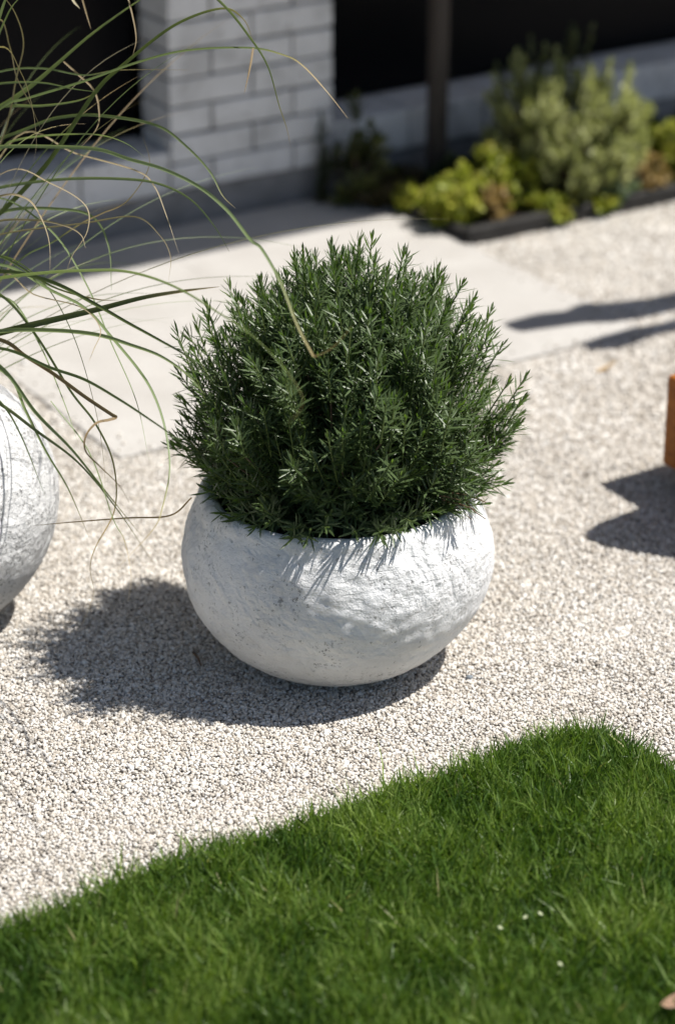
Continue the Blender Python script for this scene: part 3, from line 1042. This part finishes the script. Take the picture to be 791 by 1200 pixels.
GREY = [(0, (.17, .19, .075)), (.5, (.34, .36, .155)), (1, (.50, .51, .25))]
YEL = [(0, (.12, .165, .016)), (.5, (.25, .29, .03)), (1, (.42, .41, .06))]
ORG = [(0, (.13, .10, .03)), (.5, (.26, .18, .07)), (1, (.38, .27, .13))]
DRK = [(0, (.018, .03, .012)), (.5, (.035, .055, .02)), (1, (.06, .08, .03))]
BLU = [(0, (.06, .10, .06)), (.5, (.11, .17, .10)), (1, (.19, .25, .16))]

bush("grey_green_bush", "tall rounded grey green bush in the planting bed before the dark window", "bush", (668, 232), .02,
     dict(h=.285, r=.205, n=360, per=22, ll=.021, lw=.010, stops=GREY, up=.75, sl=.095, spread=.95, seed=5.1, pw=6, zmin=.34))
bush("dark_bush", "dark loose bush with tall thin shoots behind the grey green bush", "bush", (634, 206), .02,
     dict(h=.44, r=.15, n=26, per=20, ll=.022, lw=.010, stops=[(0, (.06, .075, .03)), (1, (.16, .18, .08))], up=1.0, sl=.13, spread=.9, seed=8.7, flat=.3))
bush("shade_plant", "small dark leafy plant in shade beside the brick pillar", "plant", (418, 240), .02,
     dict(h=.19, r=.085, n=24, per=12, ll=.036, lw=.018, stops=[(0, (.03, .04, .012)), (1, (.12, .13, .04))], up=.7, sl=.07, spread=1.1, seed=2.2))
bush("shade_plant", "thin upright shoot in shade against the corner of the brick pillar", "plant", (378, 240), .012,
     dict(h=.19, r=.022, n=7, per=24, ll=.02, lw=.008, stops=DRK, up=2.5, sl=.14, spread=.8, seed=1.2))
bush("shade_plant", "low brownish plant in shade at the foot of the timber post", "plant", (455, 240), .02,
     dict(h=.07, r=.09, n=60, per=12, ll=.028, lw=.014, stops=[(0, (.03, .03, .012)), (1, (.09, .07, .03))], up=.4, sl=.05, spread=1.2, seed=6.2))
GC = "leafy ground cover plants along the front of the bed"
for lab, px, h, r, st, sd in (
        ("yellow green ground cover plant with orange tips nearest the rosemary bush", (530, 266), .125, .09, YEL, 1.5),
        ("bright yellow green ground cover plant below the timber post, second from the bed corner", (588, 250), .13, .095, YEL, 4.5),
        ("small pinkish tan ground cover plant between two yellow green ones at the bed edging", (576, 270), .085, .04, ORG, 7.5),
        ("low lime green ground cover plant in front of the grey green bush", (648, 262), .055, .06, YEL, 9.5),
        ("blue green leafy plant at the right foot of the grey green bush", (716, 246), .10, .06, BLU, 2.9),
        ("orange brown ground cover plant near the right photo edge", (757, 234), .09, .06, ORG, 3.6),
        ("yellow green plant standing at the right photo edge by the bed edging", (796, 218), .14, .09, YEL, 5.9),
        ("low lime green plant between the blue green plant and the bed edging", (698, 252), .05, .06, YEL, 12.1),
        ("yellow green plant with dull leaves behind the blue green leafy plant", (742, 218), .12, .08, YEL, 13.7),
        ("small yellow plant at the left corner of the bed edging", (482, 252), .05, .045, YEL, 6.6)):
    bush("ground_cover_plant", lab, "plant", px, .02,
         dict(h=h, r=r, n=max(34, int(3200 * r * r * 4)), per=11, ll=.022, lw=.013, stops=st, up=.6, sl=.045, spread=1.15, seed=sd, tip=((.36, .24, .10), .5)), GC)
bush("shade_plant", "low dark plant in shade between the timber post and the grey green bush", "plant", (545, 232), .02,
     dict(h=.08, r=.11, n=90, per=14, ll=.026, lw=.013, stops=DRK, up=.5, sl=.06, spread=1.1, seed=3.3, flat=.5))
bush("ground_cover_plant", "low dark green plant at the right behind the orange brown one", "plant", (775, 196), .02,
     dict(h=.12, r=.12, n=70, per=14, ll=.026, lw=.013, stops=DRK, up=.6, sl=.07, spread=1.1, seed=4.4), GC)

# ------------------------------------------------------------------ timber bench at the right
bench = empty("timber_bench", (0, 0, 0))
A = np.array([.566, 3.856])
bench.location = (A[0], A[1], 0)
tag(bench, "low orange brown timber bench standing on the gravel at the right photo edge", "bench")
bm = bmesh.new()
add_box(bm, (A[0], A[1], .046), U3 * 1.5, N3 * .46, Z3 * .168, .006, 3)
bm_obj("seat_block", bm, M_BENCH, bench)
for tt in (.16, 1.26):
    bm = bmesh.new()
    o = Vector((A[0], A[1], 0)) + U3 * tt + N3 * .06
    add_box(bm, o, U3 * .08, N3 * .34, Z3 * .0455)
    bm_obj("foot", bm, M_POST, bench)
# invented board on a strut, unseen at right, shaped to cast the second shadow prong
h_caster = .40
prong = [(757, 594), (700, 616), (683, 628), (684, 637), (700, 643), (791, 659), (900, 670), (930, 600), (800, 580)]
bm = bmesh.new()
top = []
for q in prong:
    gq = gnd(*q)
    top.append(Vector((gq[0] + KX * h_caster, gq[1] + KY * h_caster, h_caster)))
vs = [bm.verts.new(v) for v in top]
f = bm.faces.new(vs)
r = bmesh.ops.extrude_face_region(bm, geom=[f])
for v in [e for e in r["geom"] if isinstance(e, bmesh.types.BMVert)]: v.co.z -= .03
caster = bm_obj("shadow_caster_board", bm, M_BENCH, bench)
cc = sum(top, Vector()) / len(top)
bm = bmesh.new()
add_box(bm, Vector((cc.x + .06, cc.y - .02, .2145)), U3 * .05, N3 * .05, Z3 * (h_caster - .2145 - .031))
bm_obj("shadow_caster_strut", bm, M_BENCH, bench)

# ------------------------------------------------------------------ invented tree, unseen at right: added so two low limbs shade the path
def added_shade_tree():
    hz = 1.25
    lift = lambda x, y, h: (lambda q: np.array([q[0] + KX * h, q[1] + KY * h, h]))(gnd(x, y))
    l1 = [lift(600, 388, hz), lift(640, 380, hz), lift(672, 376, hz), lift(700, 371, hz), lift(735, 366, hz), lift(791, 355, hz), lift(900, 333, hz - .1)]
    r1 = [.03, .042, .04, .062, .05, .044, .04]
    l2 = [lift(686, 409, 1.1), lift(715, 404, 1.1), lift(750, 394, 1.1), lift(791, 383, 1.1), lift(900, 352, 1.05)]
    r2 = [.018, .032, .030, .026, .02]
    foot = np.array([l1[-1][0] + .45, l1[-1][1] + .25, 0.0])
    trunk = [foot, foot + [0.02, 0, .5], foot + [-.02, .01, 1.0], foot + [0, 0, 1.6], foot + [.05, .02, 2.3]]
    l1.append(trunk[2] * 1.0); r1.append(.034)
    l2.append(trunk[2] + [0, 0, -.08]); r2.append(.026)
    o = empty("shadow_caster_tree", tuple(foot))
    tag(o, "added unseen tree outside the right photo edge whose low limbs shade the pale path", "tree")
    V, Fc = tubes([catmull(trunk, 5)], [np.linspace(.06, .03, 21)], 10)
    np_mesh("trunk", V, Fc, M_BARK, o)
    for l, r in ((l1, r1), (l2, r2)):
        C = catmull(l, 6)
        V, Fc = tubes([C], [np.interp(np.linspace(0, 1, len(C)), np.linspace(0, 1, len(r)), r)], 9)
        np_mesh("caster_limb", V, Fc, M_BARK, o)
    n = 90
    T = trunk[-1] + rand_dirs(n) * RNG.uniform(.1, .4, (n, 1)) + [1.0, .1, .25]
    b, ld, up, L, w, c, t, idx = shoots_to_leaves(T, unit(T - trunk[-1]), np.full(n, .2), 16, .06, .028, 1.0, 0)
    V, Fc, k = leaves(b, ld, up, L, w, c, 4, .2)
    np_mesh("crown", V, Fc, leaf_mat("tree_leaf", DRK), o, np.stack([np.repeat(RNG.random(len(idx)), k)] * 2, 1))


added_shade_tree()

# ------------------------------------------------------------------ small things
def small_leaf(name, label, cat, px, L, w, col, yaw, z=.008, curl=.35):
    g = gnd(*px)
    b = np.array([[g[0], g[1], z]])
    V, Fc, k = leaves(b, np.array([[math.cos(yaw), math.sin(yaw), .12]]), np.array([[0, 0, 1.0]]), L, w, curl, 8, .5, np.interp(np.linspace(0, 1, 8), [0, .15, .5, .85, 1], [.1, .6, 1, .6, .05]))
    o = np_mesh(name, V, Fc, plain(name + "_surface", col, .7, .3, .2, 200))
    sm = o.modifiers.new("thick", 'SOLIDIFY'); sm.thickness = .0008
    return tag(o, label, cat)


small_leaf("fallen_leaf", "tan dry leaf lying on the gravel left of the timber bench", "leaf", (695, 440), .045, .018, (.52, .38, .22), .15)
small_leaf("fallen_leaf", "pinkish beige dry leaf lying on the lawn at the bottom right corner", "leaf", (772, 1206), .036, .026, (.40, .25, .17), .1, .036)
for lab, px in (("white petal lying in the lawn, upper of a close pair", (634, 1100)), ("white petal lying in the lawn, lower right of a close pair", (612, 1104)),
                ("single white petal low in the lawn under the pair", (657, 1160)), ("small white petal in the lawn left of the pair", (588, 1116))):
    small_leaf("fallen_petal", lab, "petal", px, .0065, .005, (.36, .40, .24), random.uniform(0, 6), .036, .2)
g = gnd(550, 797)
st = bmesh.new(); bmesh.ops.create_icosphere(st, subdivisions=2, radius=.0048)
for v in st.verts: v.co = Vector((v.co.x * 1.2 + g[0], v.co.y + g[1], v.co.z * .7 + .005)) * 1.0 + Vector((random.uniform(-.0006, .0006), 0, 0))
tag(bm_obj("pebble", st, plain("blue_pebble", (.16, .18, .20), .6), None, True), "single blue grey pebble on the gravel right of the bowl planter", "pebble")
ga = gnd(226, 770); gb = gnd(236, 786)
V, Fc = tubes([[(ga[0], ga[1], .009), ((ga[0] + gb[0]) / 2 + .002, (ga[1] + gb[1]) / 2, .011), (gb[0], gb[1], .008)]], [[.0012, .0018, .001]], 5)
tag(np_mesh("twig", V, Fc, M_TWIG), "small brown twig lying in the shadow left of the bowl planter", "twig")
